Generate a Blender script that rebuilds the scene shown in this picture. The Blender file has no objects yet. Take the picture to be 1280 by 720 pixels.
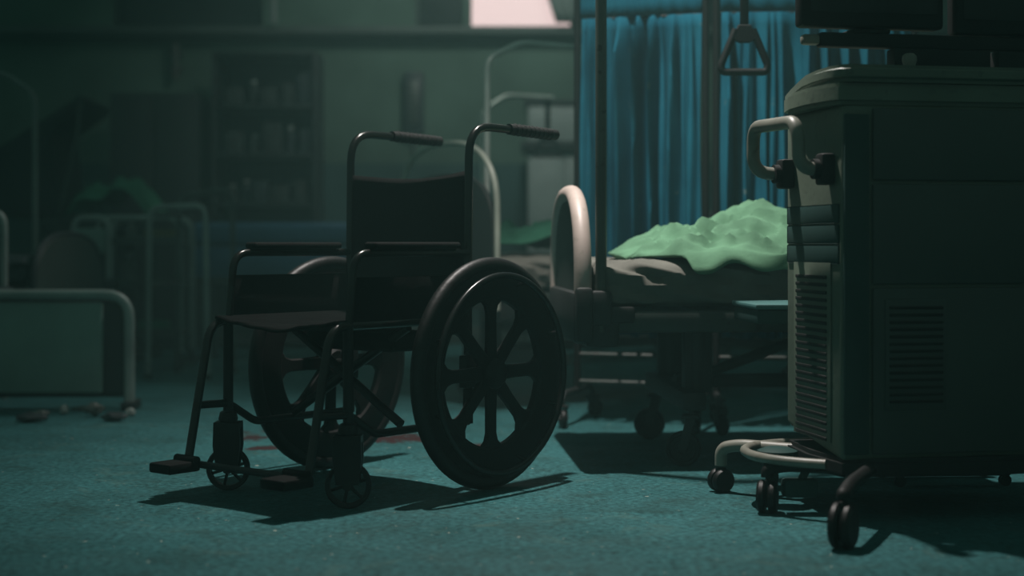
import bpy, bmesh, math, random
from mathutils import Vector, Matrix, noise
random.seed(7)
PI = math.pi
S = bpy.context.scene
C = S.collection

# ------------------------------------------------------------------ camera, light, exposure
EYE = .655; FPX = 1920.0; HOR = 305.0
def W(px, py, D):                      # pixel + distance -> world point
    return Vector(((px-640)/FPX*D, D, EYE+(HOR-py)/FPX*D))
cam = bpy.data.objects.new('camera', bpy.data.cameras.new('camera')); C.objects.link(cam)
cam.location = (0, 0, EYE); cam.rotation_euler = (PI/2, 0, 0)
cam.data.sensor_width = 36; cam.data.lens = 54; cam.data.shift_y = -(360-HOR)/1280
cam.data.dof.use_dof = True; cam.data.dof.focus_distance = 4.05; cam.data.dof.aperture_fstop = 1.5
cam.data.clip_end = 200
S.camera = cam
S.view_settings.view_transform = 'Standard'; S.view_settings.look = 'None'
S.view_settings.gamma = 1; S.view_settings.use_curve_mapping = False; S.view_settings.exposure = 0
w = bpy.data.worlds.new('night'); S.world = w; w.use_nodes = True
w.node_tree.nodes['Background'].inputs[0].default_value = (.105, .205, .18, 1)
w.node_tree.nodes['Background'].inputs[1].default_value = .54

def spot(name, loc, target, energy, col, size, blend, radius):
    l = bpy.data.lights.new(name, 'SPOT'); l.energy = energy; l.color = col; l.spot_size = math.radians(size)
    l.spot_blend = blend; l.shadow_soft_size = radius
    o = bpy.data.objects.new(name, l); C.objects.link(o); o.location = loc
    o.rotation_euler = (Vector(target)-Vector(loc)).to_track_quat('-Z', 'Y').to_euler(); return o
spot('ceiling_spot', (.02, 4.6, 3.15), (.38, 4.5, 0), 580, (1, .97, .92), 90, 1, .03)
spot('wall_spot', (.1, 8.0, 3.3), (-.25, 10, 1.5), 150, (.90, 1, .92), 100, 1, .25)
spot('window_spill', (-.1, 7.2, 3.0), (-1.75, 6.1, .3), 110, (.95, 1, .95), 46, 1, .15)  # added narrow spot to brighten the left end board, away from any window

# ------------------------------------------------------------------ materials
def mat(name, col, rough=.6, metal=0, var=.25, scale=6, bump=.0, bscale=60, col2=None, spec=.5, wear=None):
    m = bpy.data.materials.new(name); m.use_nodes = True
    nt = m.node_tree; N = nt.nodes; L = nt.links; b = N['Principled BSDF']
    b.inputs['Roughness'].default_value = rough; b.inputs['Metallic'].default_value = metal
    b.inputs['Specular IOR Level'].default_value = spec
    tc = N.new('ShaderNodeTexCoord'); n = N.new('ShaderNodeTexNoise'); n.inputs['Scale'].default_value = scale
    n.inputs['Detail'].default_value = 6; L.new(tc.outputs['Object'], n.inputs['Vector'])
    r = N.new('ShaderNodeValToRGB'); r.color_ramp.elements[0].position = .35; r.color_ramp.elements[1].position = .68
    c2 = col2 or tuple(c*(1-var) for c in col)
    r.color_ramp.elements[0].color = (*c2, 1); r.color_ramp.elements[1].color = (*col, 1)
    L.new(n.outputs['Fac'], r.inputs['Fac']); out = r.outputs['Color']
    if wear:
        n2 = N.new('ShaderNodeTexNoise'); n2.inputs['Scale'].default_value = 34; n2.inputs['Detail'].default_value = 8
        L.new(tc.outputs['Object'], n2.inputs['Vector'])
        r2 = N.new('ShaderNodeValToRGB'); r2.color_ramp.elements[0].position = .6; r2.color_ramp.elements[1].position = .68
        L.new(n2.outputs['Fac'], r2.inputs['Fac'])
        mx = N.new('ShaderNodeMixRGB'); L.new(r2.outputs['Color'], mx.inputs['Fac']); L.new(out, mx.inputs[1])
        mx.inputs[2].default_value = (*wear, 1); out = mx.outputs[0]
    L.new(out, b.inputs['Base Color'])
    if bump:
        n3 = N.new('ShaderNodeTexNoise'); n3.inputs['Scale'].default_value = bscale; n3.inputs['Detail'].default_value = 4
        L.new(tc.outputs['Object'], n3.inputs['Vector'])
        bp = N.new('ShaderNodeBump'); bp.inputs['Strength'].default_value = bump; bp.inputs['Distance'].default_value = .01
        L.new(n3.outputs['Fac'], bp.inputs['Height']); L.new(bp.outputs[0], b.inputs['Normal'])
    return m
M = {}
M['rubber'] = mat('black_rubber', (.003, .0035, .0035), .5, bump=.1, spec=.3)
M['mag'] = mat('black_plastic', (.003, .0035, .0035), .65, spec=.2)
M['chrome'] = mat('dull_chrome', (.045, .046, .044), .26, .9, wear=(.03, .022, .018), var=.4)
M['frame'] = mat('black_tube', (.005, .006, .006), .4, 0, wear=(.008, .007, .006), spec=.25)
M['vinyl'] = mat('black_vinyl', (.002, .0024, .0024), .85, spec=.12, bump=.2, bscale=30)
M['grip'] = mat('black_grip', (.003, .003, .003), .7, spec=.25, bump=.3, bscale=140)
M['seatfab'] = mat('creased_black_vinyl', (.003, .0036, .0036), .9, spec=.05, bump=.3, bscale=30)
M['bedend'] = mat('cream_plastic', (.50, .41, .365), .5, var=.25, scale=5, wear=(.36, .30, .26))
M['archtube'] = mat('arched_tube_paint', (.34, .37, .31), .4, var=.3)
M['bedpanel'] = mat('dim_panel', (.03, .045, .038), .6, var=.4)  # shade of the recessed bed end face put into a darker colour
M['bedmetal'] = mat('grey_green_metal', (.035, .048, .042), .5, .2, var=.4, wear=(.02, .018, .015))
M['beddark'] = mat('dark_bed_metal', (.008, .010, .010), .55, var=.4)
M['polemetal'] = mat('painted_post', (.075, .085, .070), .5, .3, var=.4, wear=(.02, .016, .012))
M['tubedark'] = mat('dark_grip_plastic', (.005, .006, .006), .6, spec=.15)
M['farpole'] = mat('steel_pole', (.55, .60, .55), .35, .3, var=.3)
M['sheet'] = mat('grey_bed_sheet', (.155, .155, .135), .9, var=.35, scale=4, spec=.1)
M['green'] = mat('green_cloth', (.115, .245, .15), .9, var=.25, scale=8, spec=.1, bump=.3, bscale=25)
M['darkgreen'] = mat('dark_green_cloth', (.04, .16, .10), .9, var=.3, spec=.1)
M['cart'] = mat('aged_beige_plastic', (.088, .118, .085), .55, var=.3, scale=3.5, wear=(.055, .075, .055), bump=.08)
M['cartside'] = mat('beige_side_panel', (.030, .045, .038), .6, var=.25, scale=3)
M['cartdark'] = mat('dark_grey_plastic', (.016, .046, .042), .6, spec=.2)
M['cartshell'] = mat('pale_tube', (.20, .20, .165), .45, var=.35, wear=(.13, .115, .09))
M['black'] = mat('black_casing', (.004, .005, .005), .6, spec=.25)
M['table'] = mat('teal_laminate', (.055, .145, .14), .4, var=.15)
M['blue'] = mat('blue_vinyl', (.015, .08, .15), .6, var=.2)
M['cabinet'] = mat('dark_steel_cabinet', (.012, .016, .016), .6, spec=.25)
M['cabinet2'] = mat('steel_cabinet_blue', (.014, .022, .025), .6, spec=.3)
M['shelfstuff'] = mat('dim_supplies', (.028, .034, .032), .8, var=.4, spec=.1)
M['polemid'] = mat('greenish_pole', (.09, .13, .115), .5)
M['dullwhite'] = mat('dull_white_enamel', (.22, .26, .24), .5, var=.3)
M['board'] = mat('pale_board', (.16, .25, .215), .7, var=.3, scale=3)
M['clutter'] = mat('dim_clutter', (.07, .08, .07), .6, var=.4)
M['yellow'] = mat('yellow_plastic', (.10, .09, .02), .6)
M['white'] = mat('pale_cupboard', (.17, .21, .20), .6, var=.2)
M['sill'] = mat('sill_paint', (.03, .045, .04), .7, var=.3)
M['darkglass'] = mat('dark_window_glass', (.01, .014, .014), .25, spec=.3)
M['drape'] = mat('grey_drape', (.12, .15, .14), .9, spec=.1)
M['pipe'] = mat('old_pipe', (.03, .035, .03), .6)

# floor
def floor_mat():
    m = bpy.data.materials.new('worn_teal_linoleum'); m.use_nodes = True
    nt = m.node_tree; N = nt.nodes; L = nt.links; b = N['Principled BSDF']
    tc = N.new('ShaderNodeTexCoord')
    def nz(s, d=6, dist=0, rough=.6):
        n = N.new('ShaderNodeTexNoise'); n.inputs['Scale'].default_value = s; n.inputs['Detail'].default_value = d
        n.inputs['Distortion'].default_value = dist; n.inputs['Roughness'].default_value = rough
        L.new(tc.outputs['Object'], n.inputs['Vector']); return n
    def ramp(src, a, bb, ca, cb):
        r = N.new('ShaderNodeValToRGB'); r.color_ramp.elements[0].position = a; r.color_ramp.elements[1].position = bb
        r.color_ramp.elements[0].color = ca; r.color_ramp.elements[1].color = cb; L.new(src, r.inputs['Fac']); return r.outputs[0]
    def mix(f, a, bb, t='MIX'):
        x = N.new('ShaderNodeMixRGB'); x.blend_type = t
        if isinstance(f, float): x.inputs['Fac'].default_value = f
        else: L.new(f, x.inputs['Fac'])
        L.new(a, x.inputs[1])
        if isinstance(bb, tuple): x.inputs[2].default_value = bb
        else: L.new(bb, x.inputs[2])
        return x.outputs[0]
    base = ramp(nz(1.6, 8).outputs['Fac'], .3, .7, (.023, .084, .086, 1), (.037, .134, .139, 1))
    fine = ramp(nz(62, 5).outputs['Fac'], .36, .66, (.54, .54, .54, 1), (1.32, 1.32, 1.32, 1))
    col = mix(1.0, base, fine, 'MULTIPLY')
    dirt = ramp(nz(7, 8, .6).outputs['Fac'], .50, .72, (0, 0, 0, 1), (.6, .6, .6, 1))
    col = mix(dirt, col, (.018, .042, .037, 1))
    scuff = ramp(nz(3.2, 9, 1.5, .75).outputs['Fac'], .56, .70, (0, 0, 0, 1), (.55, .55, .55, 1))
    col = mix(scuff, col, (.075, .14, .12, 1))
    chip = ramp(nz(38, 3, .3).outputs['Fac'], .70, .71, (0, 0, 0, 1), (.9, .9, .9, 1))
    col = mix(chip, col, (.30, .34, .29, 1))
    # dried blood stains
    stains = [(312, 547, .07), (330, 560, .045), (300, 540, .04), (505, 548, .10), (470, 525, .09), (345, 538, .06), (585, 560, .09), (640, 556, .07)]
    tot = None
    for px, py, r in stains:
        D = EYE*FPX/(py-HOR); x = (px-640)/FPX*D
        vm = N.new('ShaderNodeVectorMath'); vm.operation = 'DISTANCE'; L.new(tc.outputs['Object'], vm.inputs[0]); vm.inputs[1].default_value = (x, D, 0)
        mr = N.new('ShaderNodeMapRange'); mr.inputs[1].default_value = r*2.6; mr.inputs[2].default_value = 0
        mr.inputs[3].default_value = 0; mr.inputs[4].default_value = 1; L.new(vm.outputs['Value'], mr.inputs[0])
        if tot is None: tot = mr.outputs[0]
        else:
            a = N.new('ShaderNodeMath'); a.operation = 'MAXIMUM'; L.new(tot, a.inputs[0]); L.new(mr.outputs[0], a.inputs[1]); tot = a.outputs[0]
    n = nz(15, 3, 1.2)
    a = N.new('ShaderNodeMath'); a.operation = 'MULTIPLY'; L.new(tot, a.inputs[0]); L.new(n.outputs['Fac'], a.inputs[1])
    bl = ramp(a.outputs[0], .26, .31, (0, 0, 0, 1), (.9, .9, .9, 1))
    col = mix(bl, col, (.034, .009, .010, 1))
    L.new(col, b.inputs['Base Color'])
    rr = ramp(nz(5, 6).outputs['Fac'], .3, .7, (.42, .42, .42, 1), (.62, .62, .62, 1)); L.new(rr, b.inputs['Roughness'])
    b.inputs['Specular IOR Level'].default_value = .10
    bp = N.new('ShaderNodeBump'); bp.inputs['Strength'].default_value = .35; bp.inputs['Distance'].default_value = .003
    L.new(nz(55, 5).outputs['Fac'], bp.inputs['Height']); L.new(bp.outputs[0], b.inputs['Normal'])
    return m
def wall_mat():
    m = bpy.data.materials.new('two_tone_wall_paint'); m.use_nodes = True
    nt = m.node_tree; N = nt.nodes; L = nt.links; b = N['Principled BSDF']
    tc = N.new('ShaderNodeTexCoord'); sx = N.new('ShaderNodeSeparateXYZ'); L.new(tc.outputs['Object'], sx.inputs[0])
    g = N.new('ShaderNodeMath'); g.operation = 'GREATER_THAN'; g.inputs[1].default_value = 1.18; L.new(sx.outputs['Z'], g.inputs[0])
    mx = N.new('ShaderNodeMixRGB'); L.new(g.outputs[0], mx.inputs['Fac'])
    mx.inputs[1].default_value = (.026, .058, .058, 1); mx.inputs[2].default_value = (.055, .096, .076, 1)
    n = N.new('ShaderNodeTexNoise'); n.inputs['Scale'].default_value = 2.2; n.inputs['Detail'].default_value = 8; L.new(tc.outputs['Object'], n.inputs['Vector'])
    r = N.new('ShaderNodeValToRGB'); r.color_ramp.elements[0].position = .3; r.color_ramp.elements[1].position = .65
    r.color_ramp.elements[0].color = (.6, .6, .58, 1); L.new(n.outputs['Fac'], r.inputs['Fac'])
    m2 = N.new('ShaderNodeMixRGB'); m2.blend_type = 'MULTIPLY'; m2.inputs['Fac'].default_value = 1
    L.new(mx.outputs[0], m2.inputs[1]); L.new(r.outputs[0], m2.inputs[2]); L.new(m2.outputs[0], b.inputs['Base Color'])
    b.inputs['Roughness'].default_value = .8; b.inputs['Specular IOR Level'].default_value = .2
    return m
def curtain_mat():
    m = bpy.data.materials.new('blue_ward_cloth'); m.use_nodes = True
    nt = m.node_tree; N = nt.nodes; L = nt.links; b = N['Principled BSDF']
    tc = N.new('ShaderNodeTexCoord')
    n = N.new('ShaderNodeTexNoise'); n.inputs['Scale'].default_value = 5; n.inputs['Detail'].default_value = 8; L.new(tc.outputs['Object'], n.inputs['Vector'])
    r = N.new('ShaderNodeValToRGB'); r.color_ramp.elements[0].position = .3; r.color_ramp.elements[1].position = .7
    r.color_ramp.elements[0].color = (.006, .070, .108, 1); r.color_ramp.elements[1].color = (.014, .124, .176, 1); L.new(n.outputs['Fac'], r.inputs['Fac'])
    n2 = N.new('ShaderNodeTexNoise'); n2.inputs['Scale'].default_value = 22; n2.inputs['Detail'].default_value = 3; L.new(tc.outputs['Object'], n2.inputs['Vector'])
    r2 = N.new('ShaderNodeValToRGB'); r2.color_ramp.elements[0].position = .70; r2.color_ramp.elements[1].position = .76; L.new(n2.outputs['Fac'], r2.inputs['Fac'])
    mx = N.new('ShaderNodeMixRGB'); L.new(r2.outputs[0], mx.inputs['Fac']); L.new(r.outputs[0], mx.inputs[1]); mx.inputs[2].default_value = (.10, .16, .16, 1)
    L.new(mx.outputs[0], b.inputs['Base Color']); b.inputs['Roughness'].default_value = .95; b.inputs['Specular IOR Level'].default_value = .05
    return m
def emit_mat(name, col, st):
    m = bpy.data.materials.new(name); m.use_nodes = True; b = m.node_tree.nodes['Principled BSDF']
    b.inputs['Base Color'].default_value = (.05, .05, .05, 1); b.inputs['Emission Color'].default_value = (*col, 1); b.inputs['Emission Strength'].default_value = st
    return m
M['floor'] = floor_mat(); M['wall'] = wall_mat(); M['curtain'] = curtain_mat(); M['lit'] = emit_mat('lit_frosted_glass', (1, .80, .77), .82)

# ------------------------------------------------------------------ mesh helpers
def obj(name, bm, m, parent=None, smooth=True, sub=0):
    bmesh.ops.recalc_face_normals(bm, faces=bm.faces[:])
    me = bpy.data.meshes.new(name); bm.to_mesh(me); bm.free(); me.materials.append(m)
    if smooth:
        for p in me.polygons: p.use_smooth = True
        try: me.set_sharp_from_angle(angle=math.radians(38))
        except Exception: pass
    o = bpy.data.objects.new(name, me); C.objects.link(o)
    if parent: o.parent = parent
    if sub:
        d = o.modifiers.new('sub', 'SUBSURF'); d.levels = sub; d.render_levels = sub
    return o
def thing(name, label, cat, loc=(0, 0, 0), rotz=0, group=None):
    o = bpy.data.objects.new(name, None); C.objects.link(o); o.location = loc; o.rotation_euler = (0, 0, rotz)
    o.empty_display_size = .1; tag(o, label, cat, group); return o
def tag(o, label, cat, group=None, kind=None):
    o['label'] = label; o['category'] = cat
    if group: o['group'] = group
    if kind: o['kind'] = kind
    return o
def struct(name, bm, m, parent=None, label=None, **k):
    o = obj(name, bm, m, parent, **k)
    if not parent:
        o['kind'] = 'structure'
        if label: o['label'] = label
    return o
def NB(): return bmesh.new()
def box(bm, c, s, bev=0, rot=None, seg=2):
    t = bmesh.new(); bmesh.ops.create_cube(t, size=1)
    for v in t.verts: v.co = Vector((v.co.x*s[0], v.co.y*s[1], v.co.z*s[2]))
    if bev: bmesh.ops.bevel(t, geom=t.edges[:], offset=bev, segments=seg, affect='EDGES', profile=.5)
    mtx = Matrix.Translation(c) @ (rot.to_4x4() if rot is not None else Matrix.Identity(4))
    bmesh.ops.transform(t, matrix=mtx, verts=t.verts[:]); merge(bm, t); return bm
def merge(bm, t):
    me = bpy.data.meshes.new('_t'); t.to_mesh(me); t.free(); bm.from_mesh(me); bpy.data.meshes.remove(me)
def fillet(pts, r, n=6):
    pts = [Vector(p) for p in pts]
    if r <= 0: return pts
    out = [pts[0]]
    for i in range(1, len(pts)-1):
        a, b, c = pts[i-1], pts[i], pts[i+1]
        u = (a-b); v = (c-b); lu, lv = u.length, v.length; u.normalize(); v.normalize()
        d = min(r, lu*.48, lv*.48)
        p, q = b+u*d, b+v*d
        for k in range(n+1):
            t = k/n; out.append((1-t)**2*p + 2*t*(1-t)*b + t*t*q)
    out.append(pts[-1]); return out
def tube(bm, pts, r, fr=0, seg=12, closed=False, caps=True, squash=None):
    P = fillet(pts, fr) if not closed else [Vector(p) for p in pts]
    n = len(P); rings = []
    prev = None
    for i, p in enumerate(P):
        if closed: t = (P[(i+1) % n]-P[i-1])
        else: t = (P[min(i+1, n-1)]-P[max(i-1, 0)])
        t.normalize()
        if prev is None:
            a = Vector((0, 0, 1)) if abs(t.z) < .9 else Vector((1, 0, 0))
            nrm = a.cross(t).normalized()
        else: nrm = (prev - t*prev.dot(t)).normalized()
        prev = nrm; bi = t.cross(nrm)
        rr = r[i] if isinstance(r, (list, tuple)) else r
        rings.append([bm.verts.new(p + (nrm*math.cos(2*PI*k/seg)+bi*math.sin(2*PI*k/seg))*rr) for k in range(seg)])
    m = n if closed else n-1
    for i in range(m):
        A, B = rings[i], rings[(i+1) % n]
        for k in range(seg): bm.faces.new((A[k], A[(k+1) % seg], B[(k+1) % seg], B[k]))
    if caps and not closed:
        bm.faces.new(rings[0]); bm.faces.new(rings[-1])
    return bm
def lathe(bm, prof, axis='Z', c=(0, 0, 0), seg=32, closed=False):
    # prof: list of (radius, height)
    rings = []
    for r, h in prof:
        ring = []
        for k in range(seg):
            a = 2*PI*k/seg; x, y = r*math.cos(a), r*math.sin(a)
            co = {'Z': (x, y, h), 'Y': (x, h, y), 'X': (h, x, y)}[axis]
            ring.append(bm.verts.new(Vector(co)+Vector(c)))
        rings.append(ring)
    m = len(rings) if closed else len(rings)-1
    for i in range(m):
        A, B = rings[i], rings[(i+1) % len(rings)]
        for k in range(seg): bm.faces.new((A[k], A[(k+1) % seg], B[(k+1) % seg], B[k]))
    if not closed:
        bm.faces.new(rings[0]); bm.faces.new(rings[-1])
    return bm
def prism(bm, poly, z0, z1, f=None, bev=0, seg=2):
    # poly (a,b), extruded z0..z1, f maps (a,b,z)->world
    t = bmesh.new()
    f = f or (lambda a, b, z: Vector((a, b, z)))
    A = [t.verts.new((p[0], p[1], z0)) for p in poly]; B = [t.verts.new((p[0], p[1], z1)) for p in poly]
    t.faces.new(A[::-1]); t.faces.new(B); n = len(poly)
    for i in range(n): t.faces.new((A[i], A[(i+1) % n], B[(i+1) % n], B[i]))
    bmesh.ops.recalc_face_normals(t, faces=t.faces[:])
    if bev:
        e = [x for x in t.edges if abs(x.verts[0].co.z-x.verts[1].co.z) < 1e-6]
        bmesh.ops.bevel(t, geom=e, offset=bev, segments=seg, affect='EDGES')
    for v in t.verts: v.co = f(v.co.x, v.co.y, v.co.z)
    merge(bm, t); return bm
def copy_tree(o, parent=None):
    c = o.copy(); C.objects.link(c)
    if parent: c.parent = parent
    for ch in [x for x in bpy.data.objects if x.parent == o]: copy_tree(ch, c)
    return c
def grid(bm, nu, nv, f):
    V = [[bm.verts.new(f(i/nu, j/nv)) for j in range(nv+1)] for i in range(nu+1)]
    for i in range(nu):
        for j in range(nv): bm.faces.new((V[i][j], V[i+1][j], V[i+1][j+1], V[i][j+1]))
    return bm

# ------------------------------------------------------------------ setting
b = NB(); box(b, (0, 5, -.05), (12, 12, .1)); fl = struct('floor', b, M['floor'], smooth=False, label='worn teal linoleum floor with dried dark red stains')
# back wall with two window openings
WY = 10.0
zs, zt = 2.06, 3.3
b = NB()
def wallbox(x0, x1, z0, z1): box(b, ((x0+x1)/2, WY+.1, (z0+z1)/2), (x1-x0, .2, z1-z0))
wins = [(-.285, .40), (-.63, -.31), (-2.6, -1.62), (1.2, 2.2)]
xs = -6
for x0, x1 in sorted(wins):
    wallbox(xs, x0, zs, zt); xs = x1
wallbox(xs, 6, zs, zt); wallbox(-6, 6, 0, zs); wallbox(-6, 6, zt, 3.6)
struct('wall_back', b, M['wall'], smooth=False, label='two tone painted back wall, green above a teal dado')
for i, (x0, x1) in enumerate(wins):
    b = NB(); t = .02
    for c, s in [(((x0+x1)/2, zs+t/2), (x1-x0, t)), (((x0+x1)/2, zt-t/2), (x1-x0, t)), ((x0+t/2, (zs+zt)/2), (t, zt-zs)), ((x1-t/2, (zs+zt)/2), (t, zt-zs))]:
        box(b, (c[0], WY+.07, c[1]), (s[0], .06, s[1]), .004)
    fr = struct('window_%d' % (i+1), b, M['sill'], label=['lit frosted window beside the blue curtain', 'narrow dark window left of the lit window', 'dark window above the steel cabinets', 'dark window behind the blue curtain'][i])
    b = NB(); box(b, ((x0+x1)/2, WY+.09, (zs+zt)/2), (x1-x0-.02, .012, zt-zs-.02))
    struct('pane', b, M['lit'] if i == 0 else M['darkglass'], fr, smooth=False)
b = NB(); box(b, (0, WY-.06, 2.03), (12, .14, .055), .01); box(b, (0, WY-.02, 1.99), (12, .04, .04), .005)
struct('trim_1', b, M['sill'], label='long projecting window ledge along the back wall')
b = NB(); box(b, (0, WY-.012, .06), (12, .024, .12), .006); struct('baseboard_back', b, M['sill'])
# added drape in place of the light fading at the lit window's right
b = NB()
def fdr(u, v):
    x0 = -.02+.30*(1-v)**1.2; x = x0+(.46-x0)*u
    return Vector((x, WY-.17+.015*math.sin(u*22), 2.07+v*1.1))
grid(b, 40, 12, fdr); o = obj('window_drape', b, M['drape']); o.modifiers.new('s', 'SOLIDIFY').thickness = .006
tag(o, 'grey drape pulled across the right side of the lit window', 'drape')
# pipes and wall fixtures
def wallpipe(px, y0, y1, r, label):
    b = NB(); p = W(px, y0, WY-.2); q = W(px, y1, WY-.2)
    tube(b, [(p.x, WY-.03-r, p.z), (q.x, WY-.03-r, q.z)], r)
    for z in (p.z*.3+q.z*.7, p.z*.7+q.z*.3): box(b, (p.x, WY-.03, z), (r*4, .06, .02), .003)
    tag(obj('wall_pipe', b, M['pipe']), label, 'pipe')
wallpipe(213, 50, 96, .022, 'short dark vertical pipe stub on back wall above the cabinet gap')
b = NB(); tube(b, [(-1.53, WY-.16, 2.07), (-1.53, WY-.16, 3.3)], .025); tag(obj('drain_pipe', b, M['drape']), 'pale vertical pipe rising from the window ledge', 'pipe')
t = thing('wall_dispenser', 'tall narrow dispenser box mounted on the bare green wall', 'dispenser', (-.636, WY, 1.38))
b = NB(); box(b, (0, -.04, .19), (.13, .08, .40), .012); obj('casing', b, M['cabinet2'], t)
b = NB(); box(b, (0, -.084, .19), (.07, .012, .28), .006); obj('front_plate', b, M['bedmetal'], t)
b = NB(); tube(b, [(0, -.03, -.01), (0, -.03, -.16)], .012); obj('cable_conduit', b, M['sill'], t)

# ------------------------------------------------------------------ casters
def caster_fork(parent, loc, h, r, wid, m1, m2, yaw=0, two=False):
    """swivel caster as a part (fork) with a wheel sub-part; bottom at z=0"""
    R = Matrix.Rotation(yaw, 4, 'Z'); T = Matrix.Translation(loc)
    off = r*.5
    b = NB()
    for s in (-1, 1):
        prism(b, [(-.012, h-.012), (.016, h-.012), (off+.014, r*.9), (off-.012, r*.9)], s*(wid/2+.006)-.002, s*(wid/2+.006)+.002, lambda a, c, z: Vector((a, z, c)))
    box(b, (0.004, 0, h-.008), (.05, wid+.02, .012), .003); tube(b, [(0, 0, h-.01), (0, 0, h+.02)], .011)
    bmesh.ops.transform(b, matrix=T @ R, verts=b.verts[:])
    f = obj('caster_fork', b, m1, parent)
    b = NB(); w2 = wid/2
    lathe(b, [(.006, -w2), (r*.5, -w2), (r*.52, -w2*.7), (r*.74, -w2*.7), (r*.78, -w2), (r*.93, -w2), (r, -w2*.55), (r, w2*.55), (r*.93, w2), (r*.78, w2), (r*.74, w2*.7), (r*.52, w2*.7), (r*.5, w2), (.006, w2)], 'Y', (off, 0, r), 28)
    bmesh.ops.transform(b, matrix=T @ R, verts=b.verts[:])
    obj('caster_wheel', b, m2, f); 
    b = NB()
    for s in (-1, 1): lathe(b, [(.001, 0), (r*.30, 0), (r*.30, s*.006), (r*.2, s*.009), (.001, s*.009)], 'Y', (off, s*(w2+.0005), r), 16)
    tube(b, [(off, -w2, r), (off, w2, r)], .003, seg=6)
    bmesh.ops.transform(b, matrix=T @ R, verts=b.verts[:])
    obj('hub_cap', b, m1, f)
    return f

# ------------------------------------------------------------------ wheelchair
YAW = math.atan2(-.777, -.63)
wc = thing('wheelchair', 'black folding wheelchair with spoked plastic wheels standing alone mid floor', 'wheelchair', (-.294, 4.30, 0), YAW)
SY = .225
def big_wheel(side):
    y0 = side*.305; R = .31
    b = NB()   # tyre
    pr = []
    for k in range(12):
        a = 2*PI*k/12; pr.append((R-.021+.021*math.cos(a), .019*math.sin(a)))
    lathe(b, pr, 'Y', (0, y0, R), 72, True); ty = obj('tyre', b, M['rubber'], wc)
    b = NB()
    pr = [(.272, -.016), (.278, -.012), (.278, .012), (.272, .016), (.205, .014), (.197, .007), (.197, -.007), (.205, -.014)]
    lathe(b, pr, 'Y', (0, y0, R), 72, True)
    b2 = b
    for k in range(8):
        a = k*PI/4
        ca, sa = math.cos(a), math.sin(a)
        poly = [(.03, -.021), (.10, -.0175), (.160, -.0175), (.180, -.024), (.192, -.038), (.206, -.045), (.206, .045), (.192, .038), (.180, .024), (.160, .0175), (.10, .0175), (.03, .021)]
        prism(b2, poly, y0-.009, y0+.009, lambda p, q, z: Vector((p*ca-q*sa, z, R+p*sa+q*ca)), .004, 1)
    obj('wheel_rim', b2, M['mag'], wc)
    b = NB(); lathe(b, [(.004, -.03), (.034, -.03), (.042, -.02), (.042, .02), (.034, .03), (.02, .038), (.004, .038)] if side > 0 else [(.004, -.038), (.02, -.038), (.034, -.03), (.042, -.02), (.042, .02), (.034, .03), (.004, .03)], 'Y', (0, y0, R), 28)
    obj('wheel_hub', b, M['mag'], wc)
    b = NB(); rp = [(.262*math.cos(2*PI*k/72), y0+side*.046, R+.262*math.sin(2*PI*k/72)) for k in range(72)]
    tube(b, rp, .009, closed=True, seg=10)
    for k in range(8):
        a = (k+.5)*PI/4; tube(b, [(.262*math.cos(a), y0+side*.046, R+.262*math.sin(a)), (.25*math.cos(a), y0+side*.012, R+.25*math.sin(a))], .005, seg=8)
    obj('hand_rim', b, M['chromed'], wc)
    b = NB(); tube(b, [(0, side*SY, R), (0, side*.34, R)], .012); obj('axle', b, M['frame'], wc)
M['chromed'] = mat('dark_hand_rim', (.02, .022, .022), .28, .6)
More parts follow.
